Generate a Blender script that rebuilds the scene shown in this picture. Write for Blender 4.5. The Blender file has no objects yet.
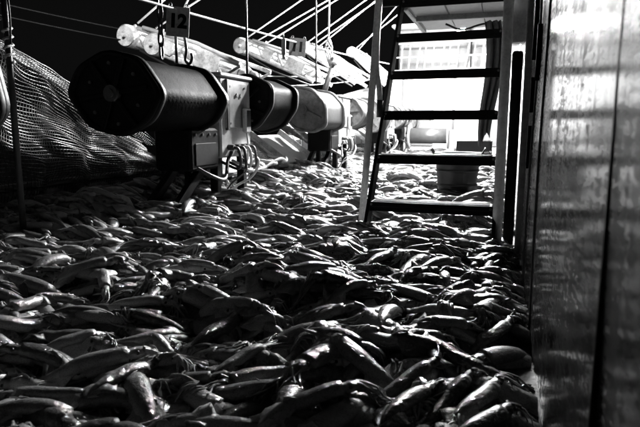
import bpy, math, random
import numpy as np
from mathutils import Vector, Matrix

# ------------------------------------------------------------------ camera, sky, exposure
sc = bpy.context.scene
C = sc.collection
CAM = Vector((0.0, 0.0, 0.80))
YAW, PITCH = math.radians(18.0), math.radians(9.0)
cam_d = bpy.data.cameras.new('camera')
cam_d.sensor_width = 36.0
cam_d.lens = 36.0 * 554 / 640
cam_d.clip_start = 0.05
cam_d.clip_end = 6000
cam_d.dof.use_dof = True
cam_d.dof.focus_distance = 2.7
cam_d.dof.aperture_fstop = 6.3
cam = bpy.data.objects.new('camera', cam_d)
cam.location = CAM
cam.rotation_euler = (math.pi / 2 - PITCH, 0, YAW)
C.objects.link(cam)
sc.camera = cam

w = bpy.data.worlds.new('World'); sc.world = w; w.use_nodes = True
wn = w.node_tree.nodes; wl = w.node_tree.links
sky = wn.new('ShaderNodeTexSky'); sky.sky_type = 'NISHITA'; sky.sun_disc = False
sky.sun_elevation = math.radians(1.0); sky.sun_rotation = math.radians(200)
bw = wn.new('ShaderNodeRGBToBW')
wl.new(sky.outputs[0], bw.inputs[0]); wl.new(bw.outputs[0], wn['Background'].inputs['Color'])
wn['Background'].inputs['Strength'].default_value = 0.004

sc.view_settings.view_transform = 'Standard'
sc.view_settings.look = 'None'
sc.view_settings.gamma = 1.0
sc.view_settings.exposure = 0.0
sc.cycles.use_denoising = True
sc.cycles.max_bounces = 6
sc.cycles.diffuse_bounces = 3
sc.cycles.glossy_bounces = 3
sc.cycles.sample_clamp_indirect = 6.0
LAMP = 3700.0            # emission of one fishing lamp bulb

rnd = random.Random(11)
rng = np.random.default_rng(5)

# ------------------------------------------------------------------ materials
def newmat(name):
    m = bpy.data.materials.new(name); m.use_nodes = True
    nt = m.node_tree
    return m, nt, nt.nodes['Principled BSDF']

def grey(v):
    return (v, v, v, 1)

def metal_paint(name, base, dark, rough=0.35, scale=6, amount=0.5, bump=0.15, metallic=0.0, coat=0.0, fine=90, spec=0.5):
    """painted / bare metal with blotches of wear, scratches and slight dents"""
    m, nt, p = newmat(name)
    N, L = nt.nodes, nt.links
    tc = N.new('ShaderNodeTexCoord')
    n1 = N.new('ShaderNodeTexNoise'); n1.inputs['Scale'].default_value = scale; n1.inputs['Detail'].default_value = 8
    n1.inputs['Roughness'].default_value = 0.65
    n2 = N.new('ShaderNodeTexNoise'); n2.inputs['Scale'].default_value = fine; n2.inputs['Detail'].default_value = 4
    L.new(tc.outputs['Object'], n1.inputs['Vector']); L.new(tc.outputs['Object'], n2.inputs['Vector'])
    r = N.new('ShaderNodeValToRGB')
    r.color_ramp.elements[0].position = 0.5 - 0.22; r.color_ramp.elements[1].position = 0.5 + 0.10
    mul = N.new('ShaderNodeMath'); mul.operation = 'ADD'
    sub = N.new('ShaderNodeMath'); sub.operation = 'MULTIPLY_ADD'
    sub.inputs[1].default_value = 0.35; sub.inputs[2].default_value = -0.17
    L.new(n2.outputs['Fac'], sub.inputs[0]); L.new(n1.outputs['Fac'], mul.inputs[0]); L.new(sub.outputs[0], mul.inputs[1])
    L.new(mul.outputs[0], r.inputs['Fac'])
    r.color_ramp.elements[0].color = grey(base * (1 - amount) + dark * amount); r.color_ramp.elements[1].color = grey(base)
    L.new(r.outputs['Color'], p.inputs['Base Color'])
    rr = N.new('ShaderNodeMapRange'); rr.inputs['To Min'].default_value = max(0.05, rough - 0.12); rr.inputs['To Max'].default_value = rough + 0.18
    L.new(n1.outputs['Fac'], rr.inputs['Value']); L.new(rr.outputs[0], p.inputs['Roughness'])
    b = N.new('ShaderNodeBump'); b.inputs['Strength'].default_value = bump; b.inputs['Distance'].default_value = 0.01
    L.new(mul.outputs[0], b.inputs['Height']); L.new(b.outputs[0], p.inputs['Normal'])
    p.inputs['Metallic'].default_value = metallic
    p.inputs['Coat Weight'].default_value = coat
    p.inputs['Specular IOR Level'].default_value = spec
    return m

M = {}
M['black_paint'] = metal_paint('black_paint', 0.005, 0.009, 0.55, 9, 0.5, 0.2, spec=0.06)
M['drum_black'] = metal_paint('drum_black', 0.007, 0.003, 0.45, 7, 0.7, 0.12, spec=0.08)
M['drum_grey'] = metal_paint('drum_grey', 0.085, 0.012, 0.5, 13, 0.9, 0.15, spec=0.3)
M['line_wound'] = metal_paint('line_wound', 0.004, 0.002, 0.6, 14, 0.7, 0.3, spec=0.04)
M['line_grey'] = metal_paint('line_grey', 0.022, 0.008, 0.5, 14, 0.7, 0.3, spec=0.2)
M['cabinet'] = metal_paint('cabinet', 0.42, 0.14, 0.38, 8, 0.7, 0.1)
M['panel'] = metal_paint('panel', 0.28, 0.10, 0.32, 10, 0.7, 0.1)
M['white_paint'] = metal_paint('white_paint', 0.80, 0.42, 0.40, 6, 0.6, 0.1)
M['outrigger_white'] = metal_paint('outrigger_white', 0.62, 0.07, 0.45, 10, 0.85, 0.2, fine=60)
M['rail_grey'] = metal_paint('rail_grey', 0.30, 0.12, 0.35, 22, 0.7, 0.15)
M['pole_white'] = metal_paint('pole_white', 0.78, 0.35, 0.35, 22, 0.7, 0.15)
M['steel_grey'] = metal_paint('steel_grey', 0.10, 0.05, 0.5, 5, 0.7, 0.1)
M['sign_grey_dimmed'] = metal_paint('sign_grey_dimmed', 0.11, 0.04, 0.6, 18, 0.8, 0.1, spec=0.2)  # sign grey darkened in the colour to offset strong lamp light on the far plate
M['sign_grey'] = metal_paint('sign_grey', 0.38, 0.15, 0.45, 18, 0.8, 0.1)
M['steel_dark'] = metal_paint('steel_dark', 0.05, 0.02, 0.4, 12, 0.7, 0.2)
M['deck_steel'] = metal_paint('deck_steel', 0.06, 0.02, 0.25, 4, 0.6, 0.2)
M['rubber'] = metal_paint('rubber', 0.015, 0.03, 0.45, 30, 0.4, 0.1)
M['cable_white'] = metal_paint('cable_white', 0.55, 0.3, 0.4, 30, 0.5, 0.1)
M['wire'] = metal_paint('wire', 0.55, 0.3, 0.4, 40, 0.5, 0.2)
M['wire_dark'] = metal_paint('wire_dark', 0.014, 0.008, 0.5, 40, 0.5, 0.2, spec=0.15)
M['net'] = metal_paint('net', 0.08, 0.03, 0.4, 20, 0.7, 0.2)
M['basket'] = metal_paint('basket', 0.012, 0.006, 0.4, 10, 0.6, 0.1)
M['cloth'] = metal_paint('cloth', 0.16, 0.07, 0.8, 7, 0.8, 0.3)
M['ink'] = metal_paint('ink', 0.004, 0.008, 0.6, 30, 0.4, 0.05, spec=0.08)

# lamp glass: gives off light
m, nt, p = newmat('lamp_glow')
p.inputs['Base Color'].default_value = grey(0.8)
p.inputs['Emission Color'].default_value = grey(1.0)
p.inputs['Emission Strength'].default_value = LAMP
M['lamp_glow'] = m

# water
m, nt, p = newmat('sea_water')
N, L = nt.nodes, nt.links
p.inputs['Base Color'].default_value = grey(0.006); p.inputs['Roughness'].default_value = 0.12
tc = N.new('ShaderNodeTexCoord'); n1 = N.new('ShaderNodeTexNoise'); n1.inputs['Scale'].default_value = 0.6; n1.inputs['Detail'].default_value = 6
b = N.new('ShaderNodeBump'); b.inputs['Strength'].default_value = 0.6; b.inputs['Distance'].default_value = 0.5
L.new(tc.outputs['Object'], n1.inputs['Vector']); L.new(n1.outputs['Fac'], b.inputs['Height']); L.new(b.outputs[0], p.inputs['Normal'])
M['sea'] = m

# deckhouse wall: wet enamel over rough steel, brushed by runs of water, grime and rust
m, nt, p = newmat('wall_enamel')
N, L = nt.nodes, nt.links
tc = N.new('ShaderNodeTexCoord')
mp = N.new('ShaderNodeMapping'); mp.inputs['Scale'].default_value = (1, 16, 0.9)
L.new(tc.outputs['Object'], mp.inputs['Vector'])
st = N.new('ShaderNodeTexNoise'); st.inputs['Scale'].default_value = 2.6; st.inputs['Detail'].default_value = 10; st.inputs['Roughness'].default_value = 0.72
L.new(mp.outputs[0], st.inputs['Vector'])
mg = N.new('ShaderNodeMapping'); mg.inputs['Scale'].default_value = (1, 0.22, 1.0)
L.new(tc.outputs['Object'], mg.inputs['Vector'])
gr = N.new('ShaderNodeTexNoise'); gr.inputs['Scale'].default_value = 95; gr.inputs['Detail'].default_value = 6; gr.inputs['Roughness'].default_value = 0.7
L.new(mg.outputs[0], gr.inputs['Vector'])
big = N.new('ShaderNodeTexNoise'); big.inputs['Scale'].default_value = 3.2; big.inputs['Detail'].default_value = 8; big.inputs['Roughness'].default_value = 0.68
L.new(tc.outputs['Object'], big.inputs['Vector'])
cr = N.new('ShaderNodeValToRGB')
cr.color_ramp.elements[0].position = 0.40; cr.color_ramp.elements[0].color = grey(0.005)
cr.color_ramp.elements[1].position = 0.66; cr.color_ramp.elements[1].color = grey(0.035)
L.new(st.outputs['Fac'], cr.inputs['Fac']); L.new(cr.outputs['Color'], p.inputs['Base Color'])
ad = N.new('ShaderNodeMath'); ad.operation = 'ADD'
L.new(st.outputs['Fac'], ad.inputs[0]); L.new(big.outputs['Fac'], ad.inputs[1])
ad2 = N.new('ShaderNodeMath'); ad2.operation = 'MULTIPLY_ADD'; ad2.inputs[1].default_value = 1.1
L.new(gr.outputs['Fac'], ad2.inputs[0]); L.new(ad.outputs[0], ad2.inputs[2])
cw = N.new('ShaderNodeMapRange'); cw.inputs['From Min'].default_value = 1.50; cw.inputs['From Max'].default_value = 1.70
cw.inputs['To Min'].default_value = 1.0; cw.inputs['To Max'].default_value = 0.0
L.new(ad2.outputs[0], cw.inputs['Value']); L.new(cw.outputs[0], p.inputs['Coat Weight'])
rr = N.new('ShaderNodeMapRange'); rr.inputs['From Min'].default_value = 0.7; rr.inputs['From Max'].default_value = 1.3
rr.inputs['To Min'].default_value = 0.22; rr.inputs['To Max'].default_value = 0.5
L.new(ad.outputs[0], rr.inputs['Value']); L.new(rr.outputs[0], p.inputs['Roughness'])
rc_ = N.new('ShaderNodeMapRange'); rc_.inputs['To Min'].default_value = 0.04; rc_.inputs['To Max'].default_value = 0.13
L.new(big.outputs['Fac'], rc_.inputs['Value']); L.new(rc_.outputs[0], p.inputs['Coat Roughness'])
p.inputs['Coat IOR'].default_value = 2.1
b1 = N.new('ShaderNodeBump'); b1.inputs['Strength'].default_value = 0.05; b1.inputs['Distance'].default_value = 0.002
L.new(gr.outputs['Fac'], b1.inputs['Height'])
b2 = N.new('ShaderNodeBump'); b2.inputs['Strength'].default_value = 0.05; b2.inputs['Distance'].default_value = 0.003
L.new(st.outputs['Fac'], b2.inputs['Height']); L.new(b1.outputs[0], b2.inputs['Normal'])
L.new(b2.outputs[0], p.inputs['Normal']); L.new(b2.outputs[0], p.inputs['Coat Normal'])
p.inputs['Specular IOR Level'].default_value = 0.10
M['wall'] = m

# squid skin. attribute pat = (along body, dorsal, tone, part)
m, nt, p = newmat('squid_skin')
N, L = nt.nodes, nt.links
at = N.new('ShaderNodeAttribute'); at.attribute_name = 'pat'; at.attribute_type = 'GEOMETRY'
sp = N.new('ShaderNodeSeparateColor'); L.new(at.outputs['Color'], sp.inputs[0])
tc = N.new('ShaderNodeTexCoord')
big = N.new('ShaderNodeTexNoise'); big.inputs['Scale'].default_value = 26; big.inputs['Detail'].default_value = 6; big.inputs['Roughness'].default_value = 0.65
spk = N.new('ShaderNodeTexVoronoi'); spk.inputs['Scale'].default_value = 190
wr = N.new('ShaderNodeTexNoise'); wr.inputs['Scale'].default_value = 75; wr.inputs['Detail'].default_value = 5; wr.inputs['Roughness'].default_value = 0.6
for t in (big, spk, wr):
    L.new(tc.outputs['Object'], t.inputs['Vector'])
# dorsal dark band with ragged edge
d1 = N.new('ShaderNodeMath'); d1.operation = 'MULTIPLY_ADD'; d1.inputs[1].default_value = 0.9
L.new(big.outputs['Fac'], d1.inputs[0]); L.new(sp.outputs['Green'], d1.inputs[2])
rd = N.new('ShaderNodeValToRGB')
rd.color_ramp.elements[0].position = 0.55; rd.color_ramp.elements[0].color = grey(0.25)
rd.color_ramp.elements[1].position = 1.35; rd.color_ramp.elements[1].color = grey(0.05)
e = rd.color_ramp.elements.new(0.9); e.color = grey(0.12)
rd.color_ramp.elements[-1].position = 1.0
mr = N.new('ShaderNodeMapRange'); mr.inputs['From Min'].default_value = 0.0; mr.inputs['From Max'].default_value = 1.7
L.new(d1.outputs[0], mr.inputs['Value']); L.new(mr.outputs[0], rd.inputs['Fac'])
# chromatophore specks
rs = N.new('ShaderNodeValToRGB')
rs.color_ramp.elements[0].position = 0.18; rs.color_ramp.elements[0].color = grey(0.45)
rs.color_ramp.elements[1].position = 0.42; rs.color_ramp.elements[1].color = grey(1.0)
L.new(spk.outputs['Distance'], rs.inputs['Fac'])
mx = N.new('ShaderNodeMix'); mx.data_type = 'RGBA'; mx.blend_type = 'MULTIPLY'; mx.inputs['Factor'].default_value = 0.8
L.new(rd.outputs['Color'], mx.inputs['A']); L.new(rs.outputs['Color'], mx.inputs['B'])
# tone
tn = N.new('ShaderNodeMix'); tn.data_type = 'RGBA'; tn.blend_type = 'MULTIPLY'; tn.inputs['Factor'].default_value = 1.0
ts = N.new('ShaderNodeMath'); ts.operation = 'MULTIPLY'; ts.inputs[1].default_value = 2.0
L.new(sp.outputs['Blue'], ts.inputs[0])
L.new(mx.outputs['Result'], tn.inputs['A']); L.new(ts.outputs[0], tn.inputs['B'])
# eyes
ey = N.new('ShaderNodeMath'); ey.operation = 'GREATER_THAN'; ey.inputs[1].default_value = 0.9
L.new(at.outputs['Alpha'], ey.inputs[0])
me_ = N.new('ShaderNodeMix'); me_.data_type = 'RGBA'; L.new(ey.outputs[0], me_.inputs['Factor'])
L.new(tn.outputs['Result'], me_.inputs['A']); me_.inputs['B'].default_value = grey(0.008)
L.new(me_.outputs['Result'], p.inputs['Base Color'])
rr = N.new('ShaderNodeMapRange'); rr.inputs['To Min'].default_value = 0.22; rr.inputs['To Max'].default_value = 0.5
L.new(big.outputs['Fac'], rr.inputs['Value']); L.new(rr.outputs[0], p.inputs['Roughness'])
b1 = N.new('ShaderNodeBump'); b1.inputs['Strength'].default_value = 0.5; b1.inputs['Distance'].default_value = 0.006
L.new(wr.outputs['Fac'], b1.inputs['Height']); L.new(b1.outputs[0], p.inputs['Normal'])
slm = N.new('ShaderNodeTexNoise'); slm.inputs['Scale'].default_value = 85; slm.inputs['Detail'].default_value = 3
L.new(tc.outputs['Object'], slm.inputs['Vector'])
b3 = N.new('ShaderNodeBump'); b3.inputs['Strength'].default_value = 1.0; b3.inputs['Distance'].default_value = 0.010
L.new(slm.outputs['Fac'], b3.inputs['Height']); L.new(b1.outputs[0], b3.inputs['Normal']); L.new(b3.outputs[0], p.inputs['Coat Normal'])
p.inputs['Subsurface Weight'].default_value = 0.2; p.inputs['Subsurface Radius'].default_value = (1, 1, 1); p.inputs['Subsurface Scale'].default_value = 0.008
p.inputs['Coat Weight'].default_value = 0.9; p.inputs['Coat Roughness'].default_value = 0.04
p.inputs['Specular IOR Level'].default_value = 0.2
M['squid'] = m

# ------------------------------------------------------------------ mesh helpers
class MB:
    def __init__(s): s.v = []; s.f = []; s.sm = []
    def add(s, v, f, smooth=False):
        o = len(s.v); s.v += [tuple(x) for x in v]
        s.f += [tuple(i + o for i in q) for q in f]; s.sm += [smooth] * len(f)
        return s
    def box(s, c, d, rot=None, bev=0.0):
        x, y, z = d[0] / 2, d[1] / 2, d[2] / 2
        if bev <= 0:
            v = [Vector((i, j, k)) for i in (-x, x) for j in (-y, y) for k in (-z, z)]
            f = [(0, 1, 3, 2), (4, 6, 7, 5), (0, 4, 5, 1), (2, 3, 7, 6), (0, 2, 6, 4), (1, 5, 7, 3)]
        else:
            b = min(bev, x * .9, y * .9, z * .9); v = []; ring = []
            for zz, ins in ((-z, b), (-z + b, 0), (z - b, 0), (z, b)):
                X, Y = x - ins, y - ins
                v += [Vector(q) for q in ((X - b, -Y, zz), (X, -Y + b, zz), (X, Y - b, zz), (X - b, Y, zz),
                                          (-X + b, Y, zz), (-X, Y - b, zz), (-X, -Y + b, zz), (-X + b, -Y, zz))]
            f = []
            for r in range(3):
                for i in range(8):
                    j = (i + 1) % 8
                    f.append((r * 8 + i, r * 8 + j, r * 8 + 8 + j, r * 8 + 8 + i))
            f.append(tuple(range(7, -1, -1))); f.append(tuple(range(24, 32)))
        if rot is not None: v = [rot @ q for q in v]
        c = Vector(c)
        return s.add([q + c for q in v], f)
    def tube(s, path, r, n=8, cap=True, smooth=True):
        path = [Vector(q) for q in path]; k = len(path)
        rs = r if isinstance(r, (list, tuple)) else [r] * k
        v = []; up = None
        for i in range(k):
            t = (path[min(i + 1, k - 1)] - path[max(i - 1, 0)]).normalized()
            if up is None: up = Vector((0, 0, 1)) if abs(t.z) < .9 else Vector((1, 0, 0))
            a = t.cross(up).normalized(); up = a.cross(t).normalized()
            for j in range(n):
                q = 2 * math.pi * j / n
                v.append(path[i] + (a * math.cos(q) + up * math.sin(q)) * rs[i])
        f = [(i * n + j, i * n + (j + 1) % n, (i + 1) * n + (j + 1) % n, (i + 1) * n + j) for i in range(k - 1) for j in range(n)]
        s.add(v, f, smooth)
        if cap:
            o = len(s.v) - k * n
            s.f += [tuple(o + j for j in range(n - 1, -1, -1)), tuple(o + (k - 1) * n + j for j in range(n))]; s.sm += [False, False]
        return s
    def prism(s, prof, y0, y1, sc0=1.0, sc1=1.0, smooth=False):
        """closed profile in x,z extruded along y"""
        n = len(prof)
        v = [(a * sc0, y0, b * sc0) for a, b in prof] + [(a * sc1, y1, b * sc1) for a, b in prof]
        f = [(i, (i + 1) % n, n + (i + 1) % n, n + i) for i in range(n)]
        s.add(v, f, smooth); o = len(s.v) - 2 * n
        s.f += [tuple(o + i for i in range(n)), tuple(o + n + i for i in range(n - 1, -1, -1))]; s.sm += [False, False]
        return s
    def sweep(s, prof, stations, cap=True):
        """profile x,z swept through (y, scale) stations"""
        n = len(prof); v = []
        for y, k in stations: v += [(a * k, y, b * k) for a, b in prof]
        m = len(stations)
        f = [(i * n + j, i * n + (j + 1) % n, (i + 1) * n + (j + 1) % n, (i + 1) * n + j) for i in range(m - 1) for j in range(n)]
        s.add(v, f, True); o = len(s.v) - m * n
        if cap:
            s.f += [tuple(o + j for j in range(n)), tuple(o + (m - 1) * n + j for j in range(n - 1, -1, -1))]; s.sm += [False, False]
        return s
    def lathe(s, prof, n=16, c=(0, 0, 0)):
        v = []
        for r, z in prof:
            v += [(c[0] + r * math.cos(2 * math.pi * j / n), c[1] + r * math.sin(2 * math.pi * j / n), c[2] + z) for j in range(n)]
        f = [(i * n + j, i * n + (j + 1) % n, (i + 1) * n + (j + 1) % n, (i + 1) * n + j) for i in range(len(prof) - 1) for j in range(n)]
        return s.add(v, f, True)
    def mesh(s, name, mat):
        me = bpy.data.meshes.new(name); me.from_pydata(s.v, [], s.f)
        me.polygons.foreach_set('use_smooth', s.sm)
        me.materials.append(M[mat]); me.update()
        return me
    def build(s, name, mat, parent=None, loc=None):
        o = bpy.data.objects.new(name, s.mesh(name, mat)); C.objects.link(o)
        if parent is not None: o.parent = parent
        if loc is not None: o.location = loc
        return o

def empty(name, loc=(0, 0, 0)):
    o = bpy.data.objects.new(name, None); o.empty_display_size = 0.1; o.location = loc; C.objects.link(o); return o

def tag(o, label=None, cat=None, group=None, kind=None):
    if label: o['label'] = label
    if cat: o['category'] = cat
    if group: o['group'] = group
    if kind: o['kind'] = kind
    return o

def copy_tree(o, parent=None):
    c = o.copy(); C.objects.link(c); c.parent = parent
    for ch in o.children: copy_tree(ch, c)
    return c

def rounded(pts, r, n=5):
    out = []; k = len(pts)
    for i in range(k):
        p0, p1, p2 = Vector(pts[i - 1]), Vector(pts[i]), Vector(pts[(i + 1) % k])
        a, b = (p0 - p1), (p2 - p1); la, lb = a.length, b.length
        q = min(r, la * .48, lb * .48); A, B = p1 + a / la * q, p1 + b / lb * q
        for j in range(n + 1):
            t = j / n
            c = A * (1 - t) ** 2 + p1 * 2 * t * (1 - t) + B * t * t
            out.append((c.x, c.y))
    return out

def sag(a, b, d=0.0, n=10):
    a, b = Vector(a), Vector(b)
    return [a.lerp(b, i / n) - Vector((0, 0, d * 4 * (i / n) * (1 - i / n))) for i in range(n + 1)]

def bez(pts, n=14):
    """Catmull-Rom through points"""
    P = [Vector(q) for q in pts]; P = [P[0] * 2 - P[1]] + P + [P[-1] * 2 - P[-2]]; out = []
    for i in range(1, len(P) - 2):
        for k in range(n):
            t = k / n
            out.append(0.5 * ((2 * P[i]) + (P[i + 1] - P[i - 1]) * t + (2 * P[i - 1] - 5 * P[i] + 4 * P[i + 1] - P[i + 2]) * t * t
                              + (3 * P[i] - P[i - 1] - 3 * P[i + 1] + P[i + 2]) * t ** 3))
    out.append(P[-2]); return out

# ------------------------------------------------------------------ the setting
X_WALL, X_RAIL = 0.13, -2.45
tag(MB().add([(-4000, -500, 0), (4000, -500, 0), (4000, 5000, 0), (-4000, 5000, 0)], [(0, 1, 2, 3)]).build('sea', 'sea', loc=(0, 0, -3.0)), kind='structure')
tag(MB().box((-0.6, 4.5, 0.01), (5.6, 31.0, 0.08)).build('deck', 'deck_steel'), kind='structure')
hull = MB()
hull.box((-0.6, 4.5, -1.55), (5.5, 30.9, 3.02))
tag(hull.build('ship_hull', 'steel_dark'), 'dark steel hull of the boat below the squid covered deck', 'hull')
bul = empty('bulwark', (-3.36, 8.0, 0))
MB().box((0, 0, 0.15), (0.05, 23.5, 0.36), bev=0.01).build('plate', 'rail_grey', bul)
MB().box((0, 0, 0.355), (0.13, 23.5, 0.045), bev=0.015).build('cap_rail', 'steel_dark', bul)
tag(bul, 'low steel bulwark along the rail behind the jigging machines', 'bulwark')

bb = empty('white_fill_bulwark', (-3.36, 8.7, 0.38))  # added white panels: fill the black gap behind the far machines, bounce lamp light
nb = 7
for k in range(nb):
    y0, y1 = 1.04 * k + 0.006, 1.04 * (k + 1) - 0.006
    h0, h1 = 0.62 + 0.13 * k, 0.62 + 0.13 * (k + 1)
    vv = [(x, y, z) for x in (-0.02, 0.02) for y, z in ((y0, 0.0), (y1, 0.0), (y1, h1), (y0, h0))]
    MB().add(vv, [(0, 1, 2, 3), (7, 6, 5, 4), (0, 4, 5, 1), (1, 5, 6, 2), (2, 6, 7, 3), (3, 7, 4, 0)]).build('panel', 'white_paint', bb)
    MB().box((0.05, y0 + 0.05, h0 / 2), (0.06, 0.04, h0 - 0.02), bev=0.006).build('rib', 'outrigger_white', bb)
MB().tube([(0, 0, 0.64), (0, nb * 1.04, 0.65 + 0.13 * nb)], 0.04, 8).build('cap_rail', 'rail_grey', bb)
tag(bb, 'added high white ribbed bulwark brightening the dark gap behind the far machines', 'bulwark')

# deckhouse wall on the right, close to the camera
WY0, WY1 = -1.0, 3.42
wall = empty('deckhouse', (X_WALL, 0, 0))
wm = MB()
nz, ny = 16, 44
def dent(y, z): return 0.004 * math.sin(y * 2.1 + z * 1.3) + 0.003 * math.sin(z * 5.2 + y * 0.7) + 0.002 * math.sin(y * 9 + z * 3)
v = [(dent(WY0 + (WY1 - WY0) * i / ny, 2.9 * k / nz), WY0 + (WY1 - WY0) * i / ny, -0.02 + 2.9 * k / nz) for i in range(ny + 1) for k in range(nz + 1)]
f = [(i * (nz + 1) + k, i * (nz + 1) + k + 1, (i + 1) * (nz + 1) + k + 1, (i + 1) * (nz + 1) + k) for i in range(ny) for k in range(nz)]
wm.add(v, f, True)
wm.build('side_plate', 'wall', wall)
MB().box((1.02, (WY0 + WY1) / 2 - 0.03, 1.43), (2.0, WY1 - WY0 - 0.08, 2.9)).build('house_block', 'steel_dark', wall)
# corner flange, weld seams, stiffener strip, drip streaks of rust
MB().box((-0.002, WY1 + 0.012, 1.42), (0.05, 0.024, 2.88), bev=0.006).build('corner_flange', 'rail_grey', wall)
for y, wd, pr in ((2.02, 0.012, 0.006), (2.62, 0.016, 0.010)):
    MB().tube([(-0.001 + dent(y, z), y + 0.004 * math.sin(z * 3), z) for z in np.linspace(0, 2.85, 30)], wd / 2, 6).build('weld_seam', 'steel_dark', wall)
MB().box((0.005, 0.76, 1.42), (0.014, 0.011, 2.86), bev=0.002).build('stiffener_strip', 'black_paint', wall)
# dark torn edge with hanging scraps near the corner
for y, z0, z1, wdt in ((2.82, 1.62, 1.10, 0.045), (2.9, 1.38, 1.22, 0.03), (2.45, 1.20, 0.98, 0.028), (2.78, 1.02, 0.86, 0.018), (2.8, 0.80, 0.6, 0.012)):
    n = 9; vv = []; ff = []
    for i in range(n):
        t = i / (n - 1); ww = wdt * (0.35 + 0.65 * math.sin(math.pi * min(1, t * 1.1 + 0.05)) ** 0.7) * (1 - t ** 4 * .8)
        z = z0 + (z1 - z0) * t; o = 0.006 * math.sin(i * 1.7 + y)
        vv += [(-0.014, y - ww / 2 + o, z), (-0.014, y + ww / 2 + o, z), (0.004, y + ww / 2 + o, z), (0.004, y - ww / 2 + o, z)]
        if i: 
            a, b = (i - 1) * 4, i * 4
            ff += [(a + q, a + (q + 1) % 4, b + (q + 1) % 4, b + q) for q in range(4)]
    MB().add(vv, ff).build('peeling_paint', 'ink', wall)
tag(wall, 'glossy wet steel deckhouse wall with weld seams beside the squid heap', 'wall')

# forecastle at the far end of the deck
fc = empty('forecastle', (-0.4, 16.0, 0))
MB().box((0, 1.5, 1.17), (5.4, 3.0, 2.3), bev=0.03).build('bulkhead', 'white_paint', fc)
MB().box((0.0, 2.0, 2.98), (5.36, 1.6, 1.32), bev=0.04).build('wheelhouse', 'steel_grey', fc)
MB().box((0.0, 1.95, 3.70), (5.7, 2.2, 0.10), bev=0.03).build('roof', 'white_paint', fc)
for x in (-1.75, 0.15, 1.3):
    d = MB().box((x, -0.02, 1.0), (0.62, 0.05, 1.55), bev=0.02).build('door', 'steel_grey', fc)
    MB().tube([(x + 0.22, -0.06, 0.95), (x + 0.22, -0.09, 1.0), (x + 0.22, -0.06, 1.1)], 0.014, 6).build('handle', 'steel_dark', d)
for x in (-2.3, -0.9, 0.75, 2.0):
    MB().tube([(x, -0.05, 0.1), (x, -0.05, 2.25)], 0.04, 8).build('pipe', 'steel_grey', fc)
tag(fc, 'white floodlit forecastle at the far end of the deck', 'forecastle')
rl = empty('deck_railing', (-0.4, 16.06, 2.32))
for k, z in enumerate((0.02, 0.38, 0.75)):
    MB().tube([(-2.65, 0, z), (2.65, 0, z)], 0.022, 6).build('rail', 'white_paint', rl)
for k in range(25):
    x = -2.64 + 5.28 * k / 24
    MB().tube([(x, 0, 0), (x + (0.05 if k % 3 else 0.12), 0, 0.75)], 0.016, 5).build('baluster', 'white_paint', rl)
tag(rl, 'white railing with close upright bars on top of the forecastle', 'railing')

# winch and hatch coaming on the lit deck
wnc = empty('deck_winch', (-1.75, 14.3, 0.1))
MB().tube([(-0.45, 0, 0.45), (0.45, 0, 0.45)], 0.2, 14).build('drum', 'steel_dark', wnc)
for s_ in (-1, 1):
    MB().tube([(s_ * 0.46, 0, 0.45), (s_ * 0.5, 0, 0.45)], 0.33, 16).build('flange', 'rail_grey', wnc)
    MB().box((s_ * 0.58, 0, 0.3), (0.1, 0.35, 0.6), bev=0.02).build('bracket', 'rail_grey', wnc)
MB().box((0, 0, 0.02), (1.3, 0.6, 0.06)).build('base_plate', 'steel_dark', wnc)
tag(wnc, 'grey deck winch with two round flanges in front of the forecastle', 'winch')

# platform above and beyond the ladder
pf = empty('upper_platform', (-0.20, 4.75, 1.74))
for k in range(4):
    MB().box((-0.435 + 0.29 * k, 0.6, 0.05), (0.284, 1.2, 0.05), bev=0.006).build('plank', 'rail_grey', pf)
for s_ in (-1, 1):
    MB().box((s_ * 0.605, 0.6, 0.045), (0.04, 1.2, 0.10), bev=0.008).build('side_beam', 'cabinet', pf)
MB().box((-0.1, -0.03, 0.09), (1.50, 0.05, 0.12), bev=0.008).build('front_beam', 'black_paint', pf)
MB().box((0, 0.45, 0.005), (1.16, 0.04, 0.05), bev=0.006).build('cross_beam', 'rail_grey', pf)
for y in (0.1, 1.1):
    MB().box((0.56, y, -0.86), (0.05, 0.05, 1.72), bev=0.006).build('support_post', 'rail_grey', pf)
MB().tube(bez([(-0.35, 0.75, -0.0), (-0.2, 0.8, -0.05), (0.0, 0.85, 0.0), (0.2, 0.9, -0.03)]), 0.010, 6).build('cable', 'rubber', pf)
MB().box((0.2, 0.85, -0.01), (0.26, 0.07, 0.04), bev=0.012).build('cable_tray', 'white_paint', pf)
tag(pf, 'grey planked platform seen from below at the ladder head', 'platform')

# ------------------------------------------------------------------ fishing lamps over the deck
LZ = 4.6; LF = 3.05
ud = MB().box((-0.05, -3.6, 2.40), (4.3, 15.2, 0.10), bev=0.01)
for y in np.arange(-10.6, 3.9, 1.15): ud.box((-0.05, y, 2.29), (4.2, 0.07, 0.12))
tag(ud.build('upper_deck', 'rail_grey'), kind='structure')
lamp_str = empty('lamp_boom', (-1.0, 5.8, LF))
MB().tube([(0, 0, 0.32), (0, 11.0, 0.32)], 0.035, 8).build('pipe', 'rail_grey', lamp_str)
MB().tube([(0, 0.6, 0.36), (1.75, 0.6, 0.36)], 0.035, 8).build('cross_arm', 'rail_grey', lamp_str)
MB().tube([(1.75, 0.6, -3.20), (1.75, 0.6, 0.42)], 0.05, 10).build('mast', 'rail_grey', lamp_str)
MB().tube([(0, 10.9, -0.93), (0, 10.9, 0.30)], 0.05, 10).build('mast', 'rail_grey', lamp_str)
tag(lamp_str, 'long overhead pipe on two masts carrying the fishing lamps forward of the platform', 'boom')
lb = empty('fishing_lamp', (-1.0, 7.9, LF))
MB().lathe([(0.0, 0.30), (0.035, 0.30), (0.04, 0.25), (0.045, 0.17), (0.05, 0.135)], 10).build('socket', 'steel_dark', lb)
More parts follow.
